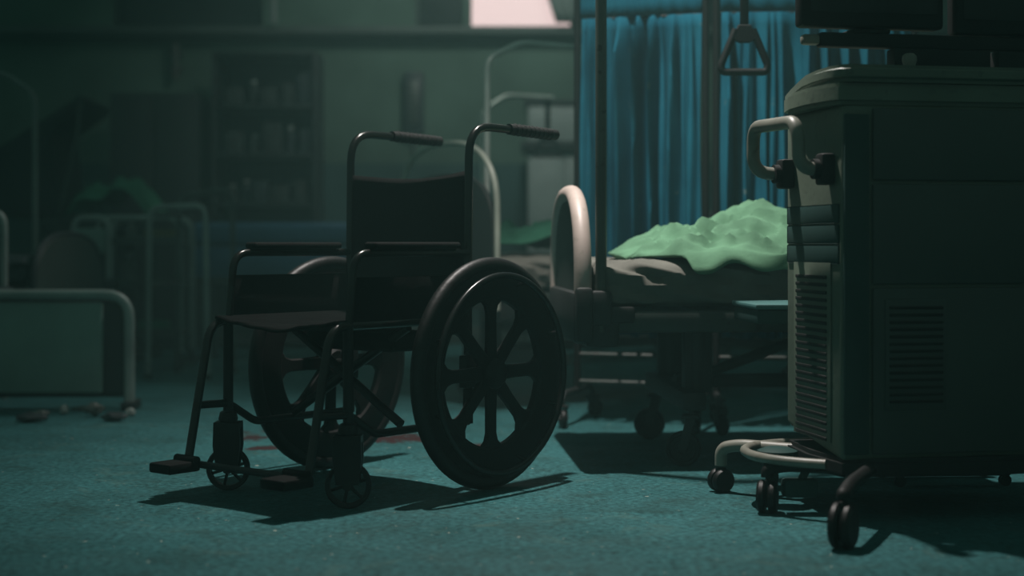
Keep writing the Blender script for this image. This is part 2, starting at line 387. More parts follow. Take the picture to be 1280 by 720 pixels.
for s in (-1, 1):
    big_wheel(s)
    y = s*SY
    # back post and push handle
    b = NB(); tube(b, [(0, y, .17), (0, y, .60), (-.005, y, .977), (-.19, y, .975)], .0115, .085); obj('back_post', b, M['chrome'], wc)
    b = NB(); tube(b, [(-.175, y, .976), (-.39, y, .972)], .0155, seg=16)
    for k in range(9): lathe(b, [(.0165, -.003), (.0175, 0), (.0165, .003)], 'X', (-.20-.02*k, y, .976-.0005*k), 16)
    obj('hand_grip', b, M['grip'], wc)
    # seat rail curving down into the front leg tube
    b = NB(); tube(b, [(-.0, y, .452), (.515, y, .452), (.59, y, .088)], .0115, .055); obj('seat_rail', b, M['chrome'], wc)
    # lower rail
    b = NB(); tube(b, [(.56, y, .235), (.455, y, .232), (.36, y, .175), (0, y, .175)], .0105, .02); obj('lower_rail', b, M['frame'], wc)
    b = NB(); tube(b, [(0, y, .17), (0, y, .34)], .014); box(b, (0, y, .31), (.045, .03, .09), .006); obj('axle_plate', b, M['frame'], wc)
    # front post over the caster
    b = NB(); tube(b, [(.455, y, .45), (.455, y, .20)], .0135); lathe(b, [(.010, .17), (.022, .178), (.026, .19), (.022, .208), (.015, .212)], 'Z', (.455, y, 0), 20)
    obj('front_post', b, M['frame'], wc)
    # caster : fork block
    b = NB()
    prism(b, [(-.034, .182), (.034, .182), (.036, .12), (.028, .062), (-.028, .062), (-.036, .12)], -.006, .006, lambda a, c, z: Vector((.455, y, 0)) + Matrix.Rotation(-YAW, 3, 'Z') @ Vector((a, z-.024, c)))
    prism(b, [(-.034, .182), (.034, .182), (.036, .12), (.028, .062), (-.028, .062), (-.036, .12)], -.006, .006, lambda a, c, z: Vector((.455, y, 0)) + Matrix.Rotation(-YAW, 3, 'Z') @ Vector((a, z+.024, c)))
    prism(b, [(-.034, .182), (.034, .182), (.034, .165), (-.034, .165)], -.024, .024, lambda a, c, z: Vector((.455, y, 0)) + Matrix.Rotation(-YAW, 3, 'Z') @ Vector((a, z, c)))
    fk = obj('front_caster_fork', b, M['frame'], wc)
    b = NB(); r = .058
    lathe(b, [(r-.013, -.010), (r-.004, -.012), (r, -.006), (r, .006), (r-.004, .012), (r-.013, .010)], 'Y', (0, 0, 0), 32, True)
    lathe(b, [(.003, -.013), (.014, -.013), (.014, .013), (.003, .013)], 'Y', (0, 0, 0), 16)
    for k in range(6):
        a = k*PI/3+.3; tube(b, [(.01*math.cos(a), 0, .01*math.sin(a)), ((r-.011)*math.cos(a), 0, (r-.011)*math.sin(a))], .0045, seg=6)
    bmesh.ops.transform(b, matrix=Matrix.Translation((.455, y, r)) @ Matrix.Rotation(-YAW, 4, 'Z'), verts=b.verts[:])
    obj('front_caster_wheel', b, M['rubber'], fk)
    # armrest
    b = NB(); tube(b, [(.0, y, .632), (.435, y, .632), (.452, y, .452)], .0105, .05); obj('armrest_tube', b, M['chrome'], wc)
    b = NB(); box(b, (.215, y, .651), (.33, .045, .018), .008, seg=3); obj('armrest_pad', b, M['armpad'] if 'armpad' in M else M['vinyl'], wc)
    # skirt guard
    b = NB(); box(b, (.225, y, .515), (.43, .006, .114), .002); obj('skirt_guard', b, M['vinyl'], wc)
    # foot pedal
    b = NB(); box(b, (.645, s*(SY-.015), .085), (.10, .085, .026), .006); tube(b, [(.61, y+.02*s, .10), (.61, y-.06*s, .10)], .012); obj('foot_pedal', b, M['vinyl'], wc)
    # front side bag strap
b = NB(); tube(b, [(.592, -SY, .088), (.592, SY, .088)], .0095); obj('foot_bar', b, M['frame'], wc)
# backrest sling
def fback(u, v):
    y = -SY+2*SY*u; z = .47+.385*v - .016*math.sin(PI*u)*(v) 
    return Vector((-.005-.035*math.sin(PI*u)+.003*noise.noise(Vector((u*3, v*3, 2))), y, z))
b = NB(); grid(b, 24, 16, fback); o = obj('backrest_sling', b, M['vinyl'], wc); md = o.modifiers.new('s', 'SOLIDIFY'); md.thickness = .012; md.offset = 0
# seat sling with creases towards its front edge
def fseat(u, v):
    y = -SY+2*SY*u; x = .0+.50*v
    sag = .030*math.sin(PI*u); cr = .010*(1-abs(noise.noise(Vector((u*5+v*4, v*2.2, 5)))*2.4))*math.sin(PI*u)
    return Vector((x, y, .462-sag+cr))
b = NB(); grid(b, 60, 24, fseat); o = obj('seat_sling', b, M['seatfab'] if 'seatfab' in M else M['vinyl'], wc); md = o.modifiers.new('s', 'SOLIDIFY'); md.thickness = .008; md.offset = 0
# cross brace
for s in (-1, 1):
    b = NB(); tube(b, [(.24+.014*s, s*(SY-.01), .19), (.24+.014*s, -s*(SY-.01), .44)], .012); obj('cross_brace', b, M['frame'], wc)
b = NB(); box(b, (.14, 0, .395), (.20, .34, .05), .02, seg=3); obj('under_seat_pouch', b, M['vinyl'], wc)

# ------------------------------------------------------------------ hospital beds
def arch_pts(wd, z0, z1, n=28, p=2.6):
    pts = [(0, -wd/2, z0)]
    zc = z1-min(.30, z1-z0-.05)
    for k in range(n+1):
        a = PI-PI*k/n; c, s_ = math.cos(a), math.sin(a)
        yy = math.copysign(abs(c)**(2/p), c)*wd/2; zz = zc+(z1-zc)*abs(s_)**(2/p); pts.append((0, yy, zz))
    pts.append((0, wd/2, z0)); return pts
def end_board(parent, x, wd, z0, z1, r, mt, mp, name='foot_board', pz=None, gap=0):
    b = NB(); P = [(x, q[1], q[2]) for q in arch_pts(wd, z0, z1)]; tube(b, P, r, seg=14); e = obj(name, b, mt, parent)
    # flat inner panel inside the arch
    top = pz or z1
    A = [(q[1]*.955, z0+.0+(q[2]-z0)*(top-z0)/(z1-z0)*.97) for q in arch_pts(wd, z0, z1)]
    b = NB(); prism(b, A, x-.011, x+.011, lambda a, c, z: Vector((z, a, c)), .003, 1)
    obj('board_panel', b, mp, e)
    return e
def make_bed(label, loc, rot, L=2.0, wd=.76, foot=.82, head=1.0, fr=.018, dark=False, pole=None, group=None, endmat=None, pz=None, pm2='bedpanel'):
    bd = thing('hospital_bed', label, 'bed', loc, rot, group)
    em = M[endmat] if endmat else M['bedend']
    end_board(bd, 0, wd-(.05 if fr > .02 else 0), .40, foot-(.006 if fr > .02 else 0), fr*(1.25 if fr > .02 else 1), em, M[pm2], pz=pz)
    end_board(bd, L, wd, .40, head, fr, em, M['bedpanel'], 'head_board')
    for s in (-1, 1):
        b = NB(); box(b, (L/2, s*(wd/2-.03), .430), (L-.10, .035, .065), .008); obj('side_rail', b, M['bedmetal'], bd)
        b = NB(); box(b, (.055, s*(wd/2-.06), .415), (.10, .12, .12), .012); box(b, (.07, s*(wd/2-.02), .45), (.16, .05, .05), .01); obj('corner_bracket', b, M['beddark'], bd)
    b = NB()
    for k in range(9): box(b, (.15+k*(L-.3)/8, 0, .435), (.10, wd-.09, .02), .004)
    obj('deck_slats', b, M['beddark'], bd)
    for x in (.33, L-.33):
        sgn = 1 if x < L/2 else -1
        b = NB(); box(b, (x, 0, .195), (.07, wd-.06, .055), .008); obj('base_beam', b, M['beddark'], bd)
        for s in (-1, 1):
            b = NB(); box(b, (x+.03*sgn, s*(wd/2-.16), .31), (.085, .05, .20), .006); tube(b, [(x+.03*sgn, s*(wd/2-.16), .22), (x+.03*sgn, s*(wd/2-.16), .40)], .033); obj('leg_column', b, M['beddark'], bd)
            caster_fork(bd, (x, s*(wd/2-.075), 0), .155, .052, .03, M['beddark'], M['rubber'], yaw=PI-.3)
    b = NB(); box(b, (L/2, 0, .225), (L-.66, .06, .04), .006); tube(b, [(.38, -.08, .24), (.9, .08, .40)], .017); tube(b, [(L-.38, .08, .24), (L-.9, -.08, .40)], .017); obj('lift_linkage', b, M['beddark'], bd)
    if pole:
        py, pts, r, pm = pole
        b = NB(); tube(b, pts, r, .05 if r < .014 else .12, seg=12); obj('lifting_pole', b, M[pm], bd)
    return bd
def mattress(label, loc, rot, L, wd, z0, z1, m, wr=.012, group=None):
    nx = 130
    prof = []                                   # section (y, z), closed
    h = z1-z0; rr = .045
    def sec(t):                                # superellipse section
        a = 2*PI*t; c, s_ = math.cos(a), math.sin(a); p = 6
        return (math.copysign(abs(c)**(2/p), c)*wd/2, (z0+z1)/2+math.copysign(abs(s_)**(2/p), s_)*h/2)
    b = NB(); rings = []
    nt_ = 128
    for i in range(nx+1):
        x = L*i/nx
        e = min(x, L-x); k = 1 if e > rr else math.sqrt(max(0, 1-((rr-e)/rr)**2)); k = .86+.14*k
        ring = []
        for j in range(nt_):
            y, z = sec(j/nt_); y *= k; zz = (z0+z1)/2+(z-(z0+z1)/2)*(.6+.4*(k-.86)/.14)
            q = Vector((x*5+zz*9, y*2.2+zz*3, 0)); n = 1.1-2.6*abs(noise.noise(Vector((x*4.2+z*20-y*3, y*1.2+z*2, 4))))-1.1*abs(noise.noise(Vector((x*9+z*34-y*5, y*2.4, 9))))
            up = 1 if z > z0+.02 else 0
            d = Vector((0, y/(wd/2), (z-(z0+z1)/2)/(h/2))).normalized()
            ring.append(b.verts.new(Vector((x, y, zz))+d*n*wr*up))
        rings.append(ring)
    for i in range(nx):
        for j in range(nt_): b.faces.new((rings[i][j], rings[i][(j+1) % nt_], rings[i+1][(j+1) % nt_], rings[i+1][j]))
    b.faces.new(rings[0]); b.faces.new(rings[-1])
    o = obj('mattress', b, m); o.location = loc; o.rotation_euler = (0, 0, rot); tag(o, label, 'mattress', group); return o

B1 = (.180, 4.82, 0); R1 = math.radians(4.0)
bd1 = make_bed('cream ended hospital bed directly in front of the blue curtain screen', B1, R1, L=2.05, wd=.78, foot=.818, head=1.05, fr=.021,
    pole=(0, [(.052, -.375, .40), (.052, -.375, 1.98), (.62, -.02, 2.02)], .0165, 'polemetal'))
b = NB(); box(b, (.052, -.375, .47), (.06, .06, .10), .01); obj('pole_socket', b, M['beddark'], bd1)
b = NB(); box(b, (-.0, -.02, .44), (.06, .74, .15), .015); box(b, (.0, -.39, .45), (.05, .05, .16), .012); obj('end_bumper', b, M['beddark'], bd1)
mt1 = mattress('rumpled grey sheeted mattress under the bright green blanket', (B1[0]+.035, B1[1]+.002, 0), R1, 1.95, .74, .468, .603, M["sheet"], .016)
# green blanket, thrown in a heap
def blanket(name, label, loc, rot, m, L, wd, z0, hfun, edge, seed, group=None, drop=.05, nu=110, nv=70, wr=1.0):
    b = NB()
    def f(u, v):
        e0, e1 = edge(u)
        y = e0+(e1-e0)*v; x = L*u+.03*math.sin(v*5+seed)*(1-u)
        h = hfun(u, v)
        wx = .15*noise.noise(Vector((x*3, y*3, seed))); q = Vector((x*4+y*3+seed+wx, y*7+wx, seed)); q2 = Vector((x*4-y*6, x*8+y*5+wx*3, seed*2))
        n = 1-abs(noise.noise(q)*2); n2 = 1-abs(noise.noise(q2*1.7)*2)
        fall = min(1, u*7, (1-u)*7, v*7, (1-v)*7+.25)
        q3 = Vector((x*13+y*8+.5*n, y*11-x*4, seed*3)); n3 = 1-abs(noise.noise(q3)*2.2)
        t1, t2 = x*.82+y*.57, -x*.57+y*.82; s1, s2 = x*.96-y*.28, x*.28+y*.96
        n4 = 1-abs(noise.noise(Vector((t1*1.1+seed, t2*8+wx*5, 1.7)))*2.4); n5 = 1-abs(noise.noise(Vector((s1*1.5-t2*1.5, s2*14+wx*6, seed+3)))*2.4)
        h += wr*fall*(.008*n+.010*n2**2+.050*max(0, n4)**1.4+.030*max(0, n5)**1.5+.003*n3-.030)
        z = z0+max(0, h)
        over = -(wd/2-.01)-y
        if over > 0:
            z = z-over*1.0-.6*over; y = -(wd/2-.01)-.045*min(1, over/.03)-.010*n*min(1, over/.03)
        return Vector((x, y, z))
    grid(b, nu, nv, f); o = obj(name, b, m); o.location = loc; o.rotation_euler = (0, 0, rot)
    md = o.modifiers.new('s', 'SOLIDIFY'); md.thickness = .007; md.offset = 1
    tag(o, label, 'blanket', group); return o
def h1(u, v):
    ridge = .5+.5*math.tanh((v-.18)*6)
    prof = .010+.052*min(1, u/.13)+.030*max(0, min(1, (u-.2)*5))
    back = 1-max(0, (v-.8)/.2)**2
    return prof*ridge*back*(.8+.5*math.exp(-((v-.62)/.2)**2))
def e1(u): return (-.06-.335*min(1, (u/.13))**.7-.008*math.sin(u*19)-.006*math.sin(u*47), .34)
blanket('green_blanket', 'bright green crumpled blanket heaped on the bed in front of the curtain', (B1[0]+.165, B1[1], 0), R1, M['green'], 1.15, .76, .612, h1, e1, 3.1)
# trapeze handle
def trapeze(label, p_top, zt, zb, wd, m, z_arm, r=.010):
    t = thing('trapeze_handle', label, 'handle', (p_top[0], p_top[1], zb), 0)
    h = zt-zb
    b = NB(); box(b, (0, 0, (z_arm-zb+h*.86)/2), (.028, .006, z_arm-zb-h*.86), .002); obj('strap', b, M['rubber'], t)
    b = NB()
    P = [(-wd*.18, 0, h*.93), (-wd*.5, 0, r+.02), (-wd*.46, 0, r), (wd*.46, 0, r), (wd*.5, 0, r+.02), (wd*.18, 0, h*.93)]
    P = fillet(P, .02, 3); tube(b, P, r, seg=10)
    prism(b, [(-wd*.27, h*.74), (-wd*.13, h*1.02), (wd*.13, h*1.02), (wd*.27, h*.74), (wd*.10, h*.66), (-wd*.10, h*.66)], -r*.9, r*.9, lambda a, c, z: Vector((a, z, c)), .003, 1)
    obj('triangle_grip', b, m, t)
    return t
trapeze('dark triangular trapeze grip hanging on a strap before the blue curtain', (.735, 4.86), 1.345, 1.187, .150, M['tubedark'], 2.00, .012)

B2 = (-.267, 6.2, 0); R2 = math.radians(34.6)
bd2 = make_bed('tall arched hospital bed directly behind the wheelchair', B2, R2, L=2.0, wd=.74, foot=1.06, head=.9, fr=.012, pz=.955, pm2='beddark',
    pole=(0, [(.06, -.21, .40), (.06, -.21, 1.385), (.22, -.21, 1.462), (1.1, -.21, 1.462)], .012, 'farpole'), endmat='archtube')
mt2 = mattress('grey creased mattress on the arched bed behind the wheelchair', (B2[0]+.03, B2[1]+.02, 0), R2, 1.9, .70, .468, .600, M['sheet'], .012)
def h2(u, v): return .05+.05*math.sin(u*9)**2
def e2(u): return (-.20-.05*math.sin(u*9), .33)
blanket('dark_green_blanket', 'dark green blanket bunched on the arched bed behind the wheelchair', (B2[0]+.16, B2[1]+.12, 0), R2, M['darkgreen'], 1.2, .8, .602, h2, e2, 8.2, wr=1.0)
B3 = (-.27, 8.35, 0); R3 = math.radians(30)
bd3 = make_bed('farthest hospital bed with lifting pole near the back wall', B3, R3, L=1.9, wd=.74, foot=.80, head=.9, fr=.013,
    pole=(0, [(.06, -.12, .40), (.06, -.12, 1.37), (.20, -.12, 1.462), (.50, -.12, 1.462)], .013, 'farpole'), endmat='dullwhite')
mattress('dim mattress on the farthest bed near the back wall', (B3[0]+.03, B3[1]+.02, 0), R3, 1.8, .70, .468, .600, M['bedmetal'], .012)
p = Matrix.Rotation(R3, 3, 'Z') @ Vector((.47, -.12, 0)) + Vector(B3)
trapeze('small far trapeze grip hanging before the pale cupboard', (p.x, p.y), 1.26, 1.13, .15, M['beddark'], 1.45)

# ------------------------------------------------------------------ curtain screen (two hinged panels)
def screen_panel(A, Bp, label, nf, seed):
    A = Vector(A); Bp = Vector(Bp); d = Bp-A; L = d.length; rot = math.atan2(d.y, d.x)
    t = thing('folding_screen', label, 'screen', (A.x, A.y, 0), rot, )
    r = .013
    b = NB(); tube(b, [(0, 0, .12), (0, 0, 1.80)], r); obj('post', b, M['tubedark'], t)
    b = NB(); tube(b, [(L, 0, .12), (L, 0, 1.80)], r); obj('post', b, M['tubedark'], t)
    for z, rr in ((1.80, .011), (1.478, .004), (.25, .009), (.15, .009)):
        b = NB(); tube(b, [(0, 0, z), (L, 0, z)], rr); obj('rail', b, M['beddark'] if z > 1 else M['bedmetal'], t)
    for x in (.0, L):
        b = NB(); tube(b, [(x, -.2, .09), (x, -.16, .12), (x, .16, .12), (x, .2, .09)], .012, .03); ft = obj('foot', b, M['beddark'], t)
    for x in (0, L):
        for s in (-1, 1):
            caster_fork(t, (x, s*.19, 0), .085, .034, .018, M['beddark'], M['rubber'], yaw=s)
    # gathered cloth
    rnd = random.Random(seed); ph = [rnd.uniform(0, 6) for _ in range(6)]
    def off(u, v):
        k = min(1, (1-v)*8+.10)
        warp = u+.015*math.sin(u*17+ph[0])+.010*math.sin(u*31+ph[1])+.004*math.sin(v*3+u*9)
        s1 = 1-2.6*(1-abs(math.sin(warp*nf*1.15*PI+ph[2])))**2.2
        s2 = math.sin(warp*nf*3.7*PI+ph[3])
        a = .048*(.7+.5*math.sin(u*7+ph[4]))
        return k*(a*s1+.012*s2)
    b = NB()
    def fc(u, v):
        x = .016+(L-.032)*u; z = .32+(1.480-.32)*v
        return Vector((x+.004*math.sin(v*8+u*50), -.004+off(u, v), z+(.006*math.sin(u*40) if v == 0 else 0)))
    grid(b, 220, 26, fc); o = obj('gathered_curtain', b, M['curtain'], t); md = o.modifiers.new('s', 'SOLIDIFY'); md.thickness = .003
    b = NB()
    def fh(u, v):
        return Vector((.014+(L-.028)*u, .003*math.sin(u*60+ph[1])+.008*math.sin(u*9), 1.479+.31*v))
    grid(b, 90, 6, fh); o = obj('header_cloth', b, M['curtain'], t); md = o.modifiers.new('s', 'SOLIDIFY'); md.thickness = .003
    return t
screen_panel((.240, 5.65), (.692, 5.49), 'left panel of blue curtain screen behind the vertical bed post', 6.3, 5)
screen_panel((.728, 5.475), (1.42, 5.42), 'right panel of blue curtain screen behind the trapeze grip', 8.2, 11)

# thin even haze added to lift the blacks across the ward
b = NB(); box(b, (0, 4.6, 1.75), (11.8, 10.7, 3.48)); hz = obj('dust_haze', b, bpy.data.materials.new('dust_haze'), smooth=False)
hm = hz.data.materials[0]; hm.use_nodes = True; hm.node_tree.nodes.clear()
ho = hm.node_tree.nodes.new('ShaderNodeOutputMaterial'); hv = hm.node_tree.nodes.new('ShaderNodeVolumeScatter')
hv.inputs['Color'].default_value = (.50, .95, .90, 1); hv.inputs['Density'].default_value = .0155; hv.inputs['Anisotropy'].default_value = .2
hm.node_tree.links.new(hv.outputs[0], ho.inputs['Volume'])
tag(hz, 'thin dusty haze hanging in the dark ward air', 'haze', None, 'stuff')

# ------------------------------------------------------------------ machine cart
CX = thing('equipment_cart', 'tall beige medical machine cart at right with side vents and pale handle', 'cart', (.774, 3.60, 0), math.atan2(.183, .983))
CR = math.atan2(.183, .983)
def c2l(x, y):                                # world xy -> cart local
    v = Matrix.Rotation(-CR, 3, 'Z') @ (Vector((x, y, 0))-Vector((.774, 3.60, 0))); return (v.x, v.y)
def l2w(x, y): return Matrix.Rotation(CR, 3, 'Z') @ Vector((x, y, 0))+Vector((.774, 3.60, 0))
BWD, BDP = .66, .366
# body shell : slightly tapered bottom
b = NB()
def fbody(a, c, z): return Vector((a, c, z))
box(b, (BWD/2, BDP/2, .565), (BWD, BDP, .84), .014, seg=3)
for v in b.verts:
    if v.co.z < .2 and v.co.y > BDP*.5: v.co.z += .045
body = obj('body_shell', b, M['cart'], CX)
# lower neck ring under lid
lid = [(.79, 3.585), (.765, 3.60), (.742, 3.65), (.729, 3.73), (.723, 3.84), (.73, 3.95), (.742, 4.10), (.759, 4.27), (.78, 4.33), (.83, 4.36)]
lid = [c2l(*p) for p in lid]; lid += [(BWD+.04, .60), (BWD+.07, .5), (BWD+.07, .03), (BWD+.04, -.012)]
b = NB(); prism(b, lid, 1.036, 1.077, None, .012, 3); obj('top_lid', b, M['cart'], CX)
b = NB(); lw = [(-.012, -.006), (-.03, .04), (-.04, .14), (-.032, .26), (-.008, .36), (.03, .42), (BWD, .42), (BWD+.03, .3), (BWD+.03, .02), (BWD, -.008)]
prism(b, lw, .983, 1.034, None, .010, 2); obj('lid_rim', b, M['cart'], CX)
# left face details
def lface(y0, y1, z0, z1, t, m, name, bev=.004):
    b = NB(); box(b, (-t/2, (y0+y1)/2, (z0+z1)/2), (t, y1-y0, z1-z0), bev); return obj(name, b, m, CX)
for k in range(3):
    lface(.016, .350, .750-.0485*(k+1)+.003, .750-.0485*k, .004, M['cartdark'], 'drawer_front')
b = NB(); box(b, (-.002, .183, .395), (.004, .24, .43), .001); obj('vent_backing', b, M['cart'], CX)
for k in range(22):
    z = .575-k*.0185
    b = NB(); box(b, (-.0045, .185, z), (.005, .20, .0085), .002); obj('vent_slot', b, M['black'], CX)
# handle
b = NB(); tube(b, [(-.005, .06, .833), (-.085, .055, .833), (-.092, .05, .945), (-.10, .335, .952), (-.10, .335, .835), (-.005, .325, .833)], .0165, .045, seg=14)
h = obj('push_handle', b, M['cartshell'], CX)
for y in (.06, .325):
    b = NB(); box(b, (-.018, y, .833), (.036, .05, .075), .008); tube(b, [(-.02, y, .833), (-.05, y, .833)], .024); obj('handle_mount', b, M['black'], CX)
# front (camera) face: corner post, panels, vents
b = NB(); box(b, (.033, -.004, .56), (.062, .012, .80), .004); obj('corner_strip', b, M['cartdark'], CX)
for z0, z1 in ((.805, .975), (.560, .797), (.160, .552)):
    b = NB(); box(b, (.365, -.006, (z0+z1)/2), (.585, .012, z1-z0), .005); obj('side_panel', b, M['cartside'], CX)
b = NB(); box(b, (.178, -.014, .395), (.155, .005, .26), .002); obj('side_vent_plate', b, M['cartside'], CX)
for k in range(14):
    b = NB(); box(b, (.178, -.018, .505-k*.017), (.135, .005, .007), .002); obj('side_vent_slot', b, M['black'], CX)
# wheeled base
bs = [(-.07, .02), (-.10, .18), (-.09, .36), (.0, .46), (.3, .50), (.66, .46), (.72, .2), (.66, -.05), (.3, -.10), (.02, -.06)]
b = NB(); prism(b, [(.0, -.0), (-.02, .18), (.0, .38), (.3, .42), (.64, .38), (.66, .0), (.3, -.03)], .105, .15, None, .01, 2); obj('base_plate', b, M['black'], CX)
b = NB(); q = [(-.02, .05), (-.06, .08), (-.115, .14), (-.142, .23), (-.13, .33), (-.08, .40), (.0, .44), (.1, .45)]
tube(b, [(x, y, .132) for x, y in q], .012, .04, seg=10); obj('bumper_ring', b, M['cartshell'], CX)
b = NB(); lathe(b, [(.004, .0), (.05, .0), (.05, .012), (.03, .02), (.004, .02)], 'Z', (-.06, .27, .125), 24); obj('cable_boss', b, M['cartdark'], CX)
b = NB(); tube(b, [(.0, .30, .125), (-.06, .27, .125), (-.10, .27, .105)], .010); obj('boss_arm', b, M['black'], CX)
def leg(wx, wy, r, tail, hz=.125, m='cartdark', sw=0):
    lx, ly = c2l(wx, wy); tx, ty = tail
    b = NB(); tube(b, [(tx, ty, hz), (lx+(tx-lx)*.25, ly+(ty-ly)*.25, hz), (lx, ly, hz-.012), (lx, ly, 2*r+.008)], .016, .05, seg=12)
    g = obj('base_leg', b, M[m], CX)
    b = NB()
    for s in (-1, 1):
        lathe(b, [(.004, s*.004), (r*.9, s*.004), (r, s*.009), (r, s*.018), (r*.86, s*.024), (.004, s*.025)], 'Y', (0, 0, r), 24)
    box(b, (0, 0, r*1.25), (r*1.0, .010, r*1.7), .004)
    bmesh.ops.transform(b, matrix=Matrix.Translation((lx, ly, 0)) @ Matrix.Rotation(sw, 4, 'Z'), verts=b.verts[:])
    obj('twin_wheel', b, M['rubber'], g)
leg(.552, 4.06, .031, (.02, .34), .128, 'cartshell', .2)
leg(.622, 3.74, .040, (.05, .12), .118, 'black', 1.1)
lx, ly = c2l(.70, 3.27)
leg(.712, 3.30, .050, (.06, -.02), .128, 'black', .9)
leg(1.45, 3.42, .045, (.60, .0), .128, 'black', .5)
leg(1.42, 4.08, .040, (.62, .34), .125, 'black', .5)
b = NB(); x, y = c2l(.70, 3.74); box(b, (x, y, .062), (.085, .05, .045), .010, Matrix.Rotation(-.1, 3, 'Z')); tube(b, [(x, y, .07), (x+.03, y, .13)], .010); tube(b, [(x-.07, y, .062), (x+.0, y, .062)], .008); obj('brake_pedal', b, M['cartdark'], CX)
b = NB(); x, y = c2l(.655, 3.87); box(b, (x, y, .085), (.03, .03, .07), .008); obj('brake_lever', b, M['cartdark'], CX)
# console bar with its posts on the lid
b = NB(); box(b, (.42, .20, 1.160), (.80, .035, .036), .006); bar = obj('console_bar', b, M['black'], CX)
b = NB(); box(b, (-.001, .20, 1.160), (.046, .028, .026), .008); bx_ = obj('bar_end_cap', b, M['cartshell'], CX)
for x in (.34, .62):
    b = NB(); box(b, (x, .20, 1.109), (.26, .05, .066), .006); obj('bar_foot', b, M['black'], CX)
b = NB(); lathe(b, [(.003, 0), (.010, 0), (.018, .025), (.017, .036), (.010, .042), (.003, .043)], 'Z', (.215, .10, 1.0765), 16); obj('knob', b, M['cartshell'], CX)
def monitor(lx, wd, zb, label, ry, tilt=0, nx=None):
    o = l2w(lx, .20)
    t = thing('monitor', label, 'monitor', (o.x, o.y, 1.178), CR+ry)
    z0 = zb-1.178
    b = NB(); box(b, (0, 0, z0+.19), (wd, .055, .38), .010); box(b, (0, .035, z0+.19), (wd*.7, .05, .26), .015); obj('casing', b, M['black'], t)
    b = NB(); box(b, (0, -.0285, z0+.20), (wd-.04, .003, .33), .001); obj('screen', b, M['darkglass'], t)
    b = NB(); tube(b, [(nx or 0, .02, 0), (nx or 0, .02, z0+.05)], .028); box(b, (nx or 0, .02, .005), (.10, .07, .01), .003); obj('neck', b, M['black'], t)
monitor(.155, .375, 1.190, 'black monitor on the cart bar, left of the pair, above the beige lid corner', 0, nx=-.0)
monitor(.553, .36, 1.181, 'black monitor on the cart bar, cut by the right picture edge', 0, nx=.03)

# ------------------------------------------------------------------ overbed table between bed and cart
OT = thing('overbed_table', 'teal topped overbed table poking out behind the beige cart', 'table', (1.04, 4.22, 0), math.radians(4))
b = NB(); box(b, (-.16, .0, .489), (.50, .30, .014), .005); obj('table_top', b, M['table'], OT)
b = NB(); box(b, (-.16, .0, .462), (.49, .29, .038), .006); obj('table_apron', b, M['cartdark'], OT)
b = NB(); box(b, (.0, 0, .25), (.06, .04, .40), .006); obj('column', b, M['black'], OT)
b = NB(); box(b, (.0, 0, .045), (.05, .20, .03), .006); box(b, (.15, .08, .045), (.30, .04, .03), .005); box(b, (.15, -.08, .045), (.30, .04, .03), .005); obj('base', b, M['black'], OT)
for x, y in ((.0, .08), (.0, -.08), (.29, .08), (.29, -.08)):
    b = NB(); lathe(b, [(.003, -.008), (.016, -.008), (.016, .008), (.003, .008)], 'Y', (x, y, .016), 14); obj('wheel', b, M['rubber'], OT)

# ------------------------------------------------------------------ left side: detached bed end board
def at(px, D, z=0): return Vector(((px-640)/FPX*D, D, z))
e = thing('bed_end_board', 'pale bed end board with rounded tube frame standing on the floor at left', 'board', (-1.86, 6.05, 0), math.radians(2))
b = NB(); tube(b, [(-.36, 0, .035), (-.36, 0, .455), (.35, 0, .455), (.35, 0, .035)], .021, .10, seg=14); obj('tube_frame', b, M['bedend2'] if 'bedend2' in M else M['dullwhite'], e)
b = NB(); box(b, (-.03, .01, .245), (.55, .03, .36), .012, seg=3); obj('panel', b, M['board'], e)
b = NB(); box(b, (-.005, .07, .245), (.68, .08, .40), .03, seg=3); obj('back_shell', b, M['beddark'], e)
for x in (-.35, .35):
    b = NB(); box(b, (x, .03, .0175), (.05, .17, .035), .008); obj('foot', b, M['cabinet'], e)
# rubble round it
def chunk(px, py, s, m, label, name='plaster_chunk', seed=0, grp=None):
    D = EYE*FPX/(py-HOR); b = NB(); bmesh.ops.create_icosphere(b, subdivisions=2, radius=1)
    for v in b.verts:
        n = 1+.35*noise.noise(v.co*1.5+Vector((seed, 0, 0))); v.co = Vector((v.co.x*s[0]*n, v.co.y*s[1]*n, v.co.z*s[2]*n))
    mz = min(v.co.z for v in b.verts)
    for v in b.verts: v.co.z -= mz
    o = obj(name, b, m, smooth=False); o.location = ((px-640)/FPX*D, D, 0); tag(o, label, 'debris', grp); return o
chunk(38, 528, (.062, .03, .018), M['cabinet2'], 'flat dark lump of rubble before the end board, leftmost', seed=1)
chunk(52, 520, (.03, .03, .012), M['clutter'], 'small grey chip behind the flat dark lump', seed=2)
chunk(80, 518, (.018, .02, .02), M['dullwhite'], 'tiny pale chip before the middle of the end board', seed=3)
chunk(118, 521, (.035, .025, .024), M['clutter'], 'grey rubble lump under the right foot of the end board', seed=4)
chunk(143, 527, (.045, .025, .018), M['cabinet2'], 'dark flat rubble piece nearest the camera by the end board', seed=5)
chunk(163, 520, (.020, .02, .016), M['dullwhite'], 'pale chip to the right of the end board', seed=6)
o = chunk(104, 514, (.04, .015, .010), M['clutter'], 'thin grey sliver before the right side of the end board', seed=7)

